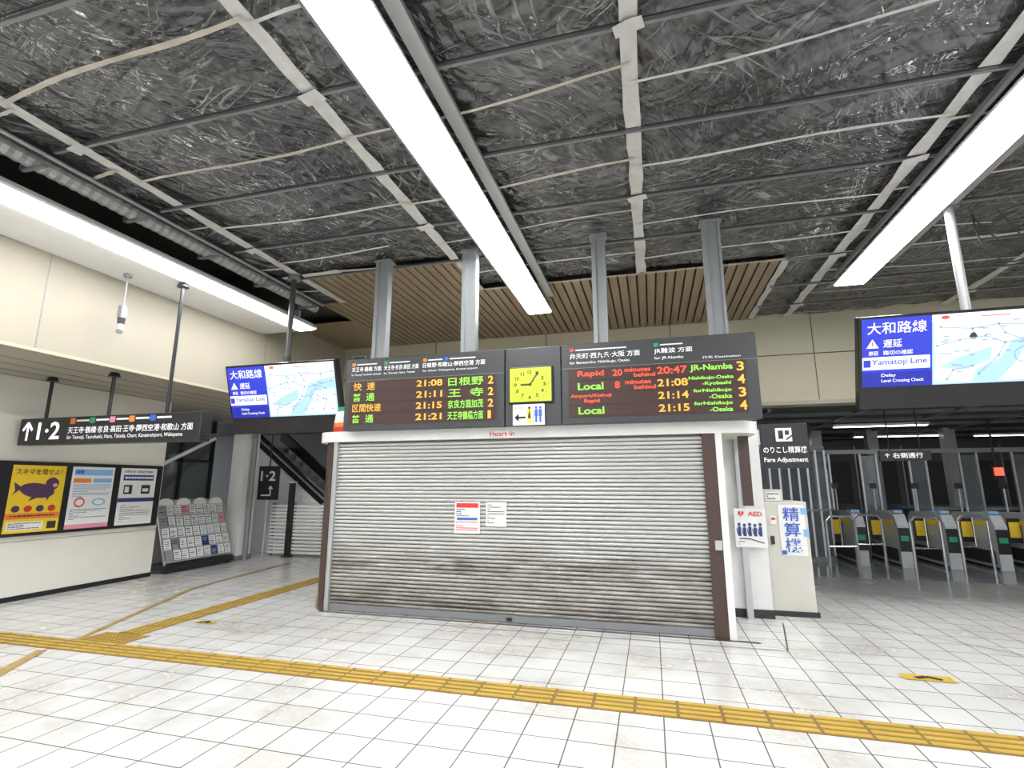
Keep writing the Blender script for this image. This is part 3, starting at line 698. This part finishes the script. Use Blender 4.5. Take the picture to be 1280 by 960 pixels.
# ---------------------------------------------------------------- back right : ticket gate hall
b=MB(); b.box(-5,12,10.6,20,3.0,3.1,'dkceil')
for y in(11.4,12.6,13.8,15.5,17.5): b.box(1.2,12,y,y+.15,2.94,3.0,'midwall')
for x in(2.2,3.9,5.6,7.3): b.box(x,x+.06,10.6,19,2.95,3.0,'grey_post')
b.build('ceiling_hall')
b=MB(); b.box(1.2,12,19,19.2,0,3.1,'midwall')
for x in(2.5,3.8,5.1,6.4,7.7,9,10.3): b.box(x,x+1.1,18.96,19,1.0,2.3,'dkwall'); b.box(x-.04,x,18.95,19,0,2.8,'alu')
b.build('wall_back_hall')
b=MB(); b.box(12,12.2,-5,19.2,0,5.05,'dkwall'); b.build('wall_right')
b=MB(); b.box(1.2,1.35,9.0,19,0,3.0,'midwall'); b.build('wall_hall_left')
for x,y,w in((5.0,13.2,1.8),(8.2,12.2,1.6),(3.0,15,1.6),(6.5,16.2,2.0),(9.5,16.6,2.0),(3.4,17.6,1.6)):
    g=group('stair_fill_light',(x,y,2.88)); b=MB(); b.box(x-w/2-.03,x+w/2+.03,y-.09,y+.09,2.88,2.935,'white_paint'); b.box(x-w/2,x+w/2,y-.06,y+.06,2.865,2.88,'lamp_dim'); b.build('fixture',g)
G=group('glass_partition',(2.4,11.5,0)); b=MB()
for i in range(11):
    x=1.5+i*.22; y=11.2+i*.16
    b.box(x-.02,x+.02,y-.02,y+.02,0,2.35,'alu')
    if i<10: b.beam((x,y,1.2),(x+.22,y+.16,1.2),.01,2.2,'glass_dim')
b.beam((1.5,11.2,2.37),(3.7,12.8,2.37),.06,.08,'alu'); b.beam((1.5,11.2,.05),(3.7,12.8,.05),.05,.1,'alu'); b.beam((1.5,11.2,1.05),(3.7,12.8,1.05),.05,.04,'alu')
b.build('mullions',G)
b=MB()
for x in (4.3,5.6,7.3,9.2): b.box(x-.12,x+.12,15.3,15.55,0,3.0,'gate_body')
b.build('hall_columns')
G=group('glass_partition',(6,14,0)); b=MB()
for i in range(14):
    x=3.8+i*.33; 
    if i%3!=2: b.box(x-.02,x+.02,13.95,14.0,0,2.3,'alu')
    if i%3==0: b.box(x,x+.33,13.97,13.98,.1,2.25,'glass_dim')
b.box(3.8,8.2,13.95,14.0,2.3,2.4,'grey_post')
b.build('mullions',G)
def gate(x,y):
    g=group('ticket_gate',(x,y,0)); b=MB()
    vs=[(0,0),(1.5,0),(1.5,.9),(1.35,1.02),(.35,1.06),(.12,1.0),(0,.8)]
    n=len(vs); w=.2
    b.add([(x,y+a,c) for a,c in vs]+[(x+w,y+a,c) for a,c in vs],[tuple(range(n)),tuple(range(2*n-1,n-1,-1))]+[(i,n+i,n+(i+1)%n,(i+1)%n) for i in range(n)],'gate_body')
    b.box(x-.01,x+.21,y+.05,y+1.45,0,.05,'black'); b.box(x+.02,x+.18,y+.15,y+.35,1.03,1.08,'lblue'); b.box(x+.0,x+.2,y-.01,y,.30,.75,'black'); b.box(x+.03,x+.17,y-.015,y-.01,.5,.60,'green')
    b.box(x-.012,x-.002,y+.2,y+1.3,.80,.88,'poster_yellow'); b.box(x-.012,x-.002,y+.1,y+1.4,.1,.34,'dark_metal')
    for a,c in((x-.22,x),(x+.2,x+.42)): b.box(a,c,y+.7,y+.72,.45,.92,'black'); b.box(a+.02,c-.02,y+.695,y+.7,.55,.85,'poster_yellow')
    b.cyl((x+.1,y+1.2,1.0),(x+.1,y+1.2,1.5),.02,'alu'); b.box(x+.03,x+.17,y+1.19,y+1.21,1.5,1.62,'black')
    b.build('gate_body',g,bevel=.01)
for x in(3.9,4.65,5.45,6.25,7.05,7.85,8.65,9.45): gate(x,12.1)
G=group('guide_railing',(3.4,11,0)); b=MB()
for x,y in((3.0,10.7),(3.6,11.2),(4.35,10.8),(5.3,11.3),(6.2,11.0)):
    pts=[(x,y,0),(x,y,.95),(x+.08,y+.02,1.03),(x+.42,y+.1,1.03),(x+.5,y+.12,.95),(x+.5,y+.12,0)]
    for p,q in zip(pts,pts[1:]): b.cyl(p,q,.024,'steel',10)
    b.cyl((x,y,.5),(x+.5,y+.12,.5),.016,'steel',8); b.cyl((x+.25,y+.06,.5),(x+.25,y+.06,1.03),.014,'steel',8)
b.build('rails',G)
G=group('service_counter',(7.5,14.3,0)); b=MB(); b.box(5.9,11,14.3,14.9,0,1.02,'dkwall'); b.box(5.85,11,14.25,14.95,1.02,1.07,'grey_post')
for i in range(8): b.box(6.0+i*.6,6.45+i*.6,14.27,14.3,.55,.98,'poster_yellow' if i%2 else 'paper'); b.box(6.05+i*.6,6.4+i*.6,14.262,14.27,.72,.80,'green' if i%3 else 'blue')
b.build('counter',G)
G=group('direction_sign',(4.6,11.1,2.2)); b=MB(); b.box(4.22,5.05,11.3,11.36,2.03,2.22,'sign_black'); b.cyl((4.4,11.33,2.2),(4.4,11.33,3.0),.012,'black'); b.cyl((4.9,11.33,2.2),(4.9,11.33,3.0),.012,'black'); b.build('plate',G)
M=frameY(4.22,11.3,2.03); text('↑ 右側通行',M,.08,.05,.10,'t_white',G,'label',.62,.004,.01)
G=group('warning_lamp',(7.5,14,1.9)); b=MB(); b.box(7.25,7.37,13.6,13.7,1.78,1.95,'lamp_red'); b.box(7.22,7.40,13.7,13.74,1.7,2.0,'black'); b.cyl((7.3,13.72,2.0),(7.3,13.72,3.0),.02,'black'); b.build('lamp',G)

# ---------------------------------------------------------------- tactile paving and floor marks
def tact(name,x0,x1,y0,y1,along):
    b=MB(); b.box(x0,x1,y0,y1,.0,.004,'tact')
    if along=='X':
        w=(y1-y0); 
        for i in range(4):
            c=y0+w*(i+.5)/4; x=x0
            while x<x1: b.box(x+.012,min(x+.288,x1),c-.022,c+.022,.004,.009,'tact_rib'); x+=.3
    else:
        w=(x1-x0)
        for i in range(4):
            c=x0+w*(i+.5)/4; y=y0
            while y<y1: b.box(c-.022,c+.022,y+.012,min(y+.288,y1),.004,.009,'tact_rib'); y+=.3
    return b.build(name)
tact('tactile_paving',-8.6,9,4.10,4.40,'X')
tact('tactile_paving.001',-5.72,-5.42,4.71,10.2,'Y')
b=MB(); b.box(-5.87,-5.27,4.40,4.70,0,.004,'tact')
for i in range(12):
    for j in range(6): b.cyl((-5.845+i*.05,4.425+j*.05,.004),(-5.845+i*.05,4.425+j*.05,.009),.016,'tact_rib',8)
b.build('tactile_paving_dots')
b=MB(); b.line([(-5.0,2.7),(-5.85,4.05)],.10,.006,'ochre'); b.line([(-5.9,4.42),(-7.0,6.87),(-7.3,9.5)],.07,.006,'ochre'); b.build('floor_joint_strip')
def arrow(x,y,s,nm):
    b=MB(); b.line([(x-s,y),(x+s,y)],s*.75,.006,'yellow'); b.line([(x-s*.5,y-.03),(x,y+.03),(x+s*.5,y-.03)],.05,.008,'ink'); b.build(nm)
arrow(2.15,5.42,.19,'floor_arrow_marking'); arrow(-5.15,5.3,.13,'floor_arrow_marking.001')
b=MB(); b.line([(2.3,7.2),(3.4,6.3),(4.6,5.6)],.012,.005,'ink'); b.line([(1.4,7.0),(1.2,5.9),(-4.4,5.9)],.012,.005,'ink'); b.line([(-4.2,6.12),(1.0,6.12)],.05,.003,'brown_post'); b.build('floor_dark_lines')  # thin dark floor lines, plus a dark band along the kiosk base

# ---------------------------------------------------------------- world, camera
w=bpy.data.worlds.new('World'); S.world=w; w.use_nodes=True
w.node_tree.nodes['Background'].inputs['Color'].default_value=(.93,.96,1,1); w.node_tree.nodes['Background'].inputs['Strength'].default_value=1.05
cam=bpy.data.cameras.new('Camera'); co=bpy.data.objects.new('Camera',cam); S.collection.objects.link(co)
cam.sensor_width=36; cam.lens=18.0; cam.clip_end=100
co.location=(0,0,1.6); co.rotation_euler=(math.radians(90+11.05),0,math.radians(15.0))
S.camera=co
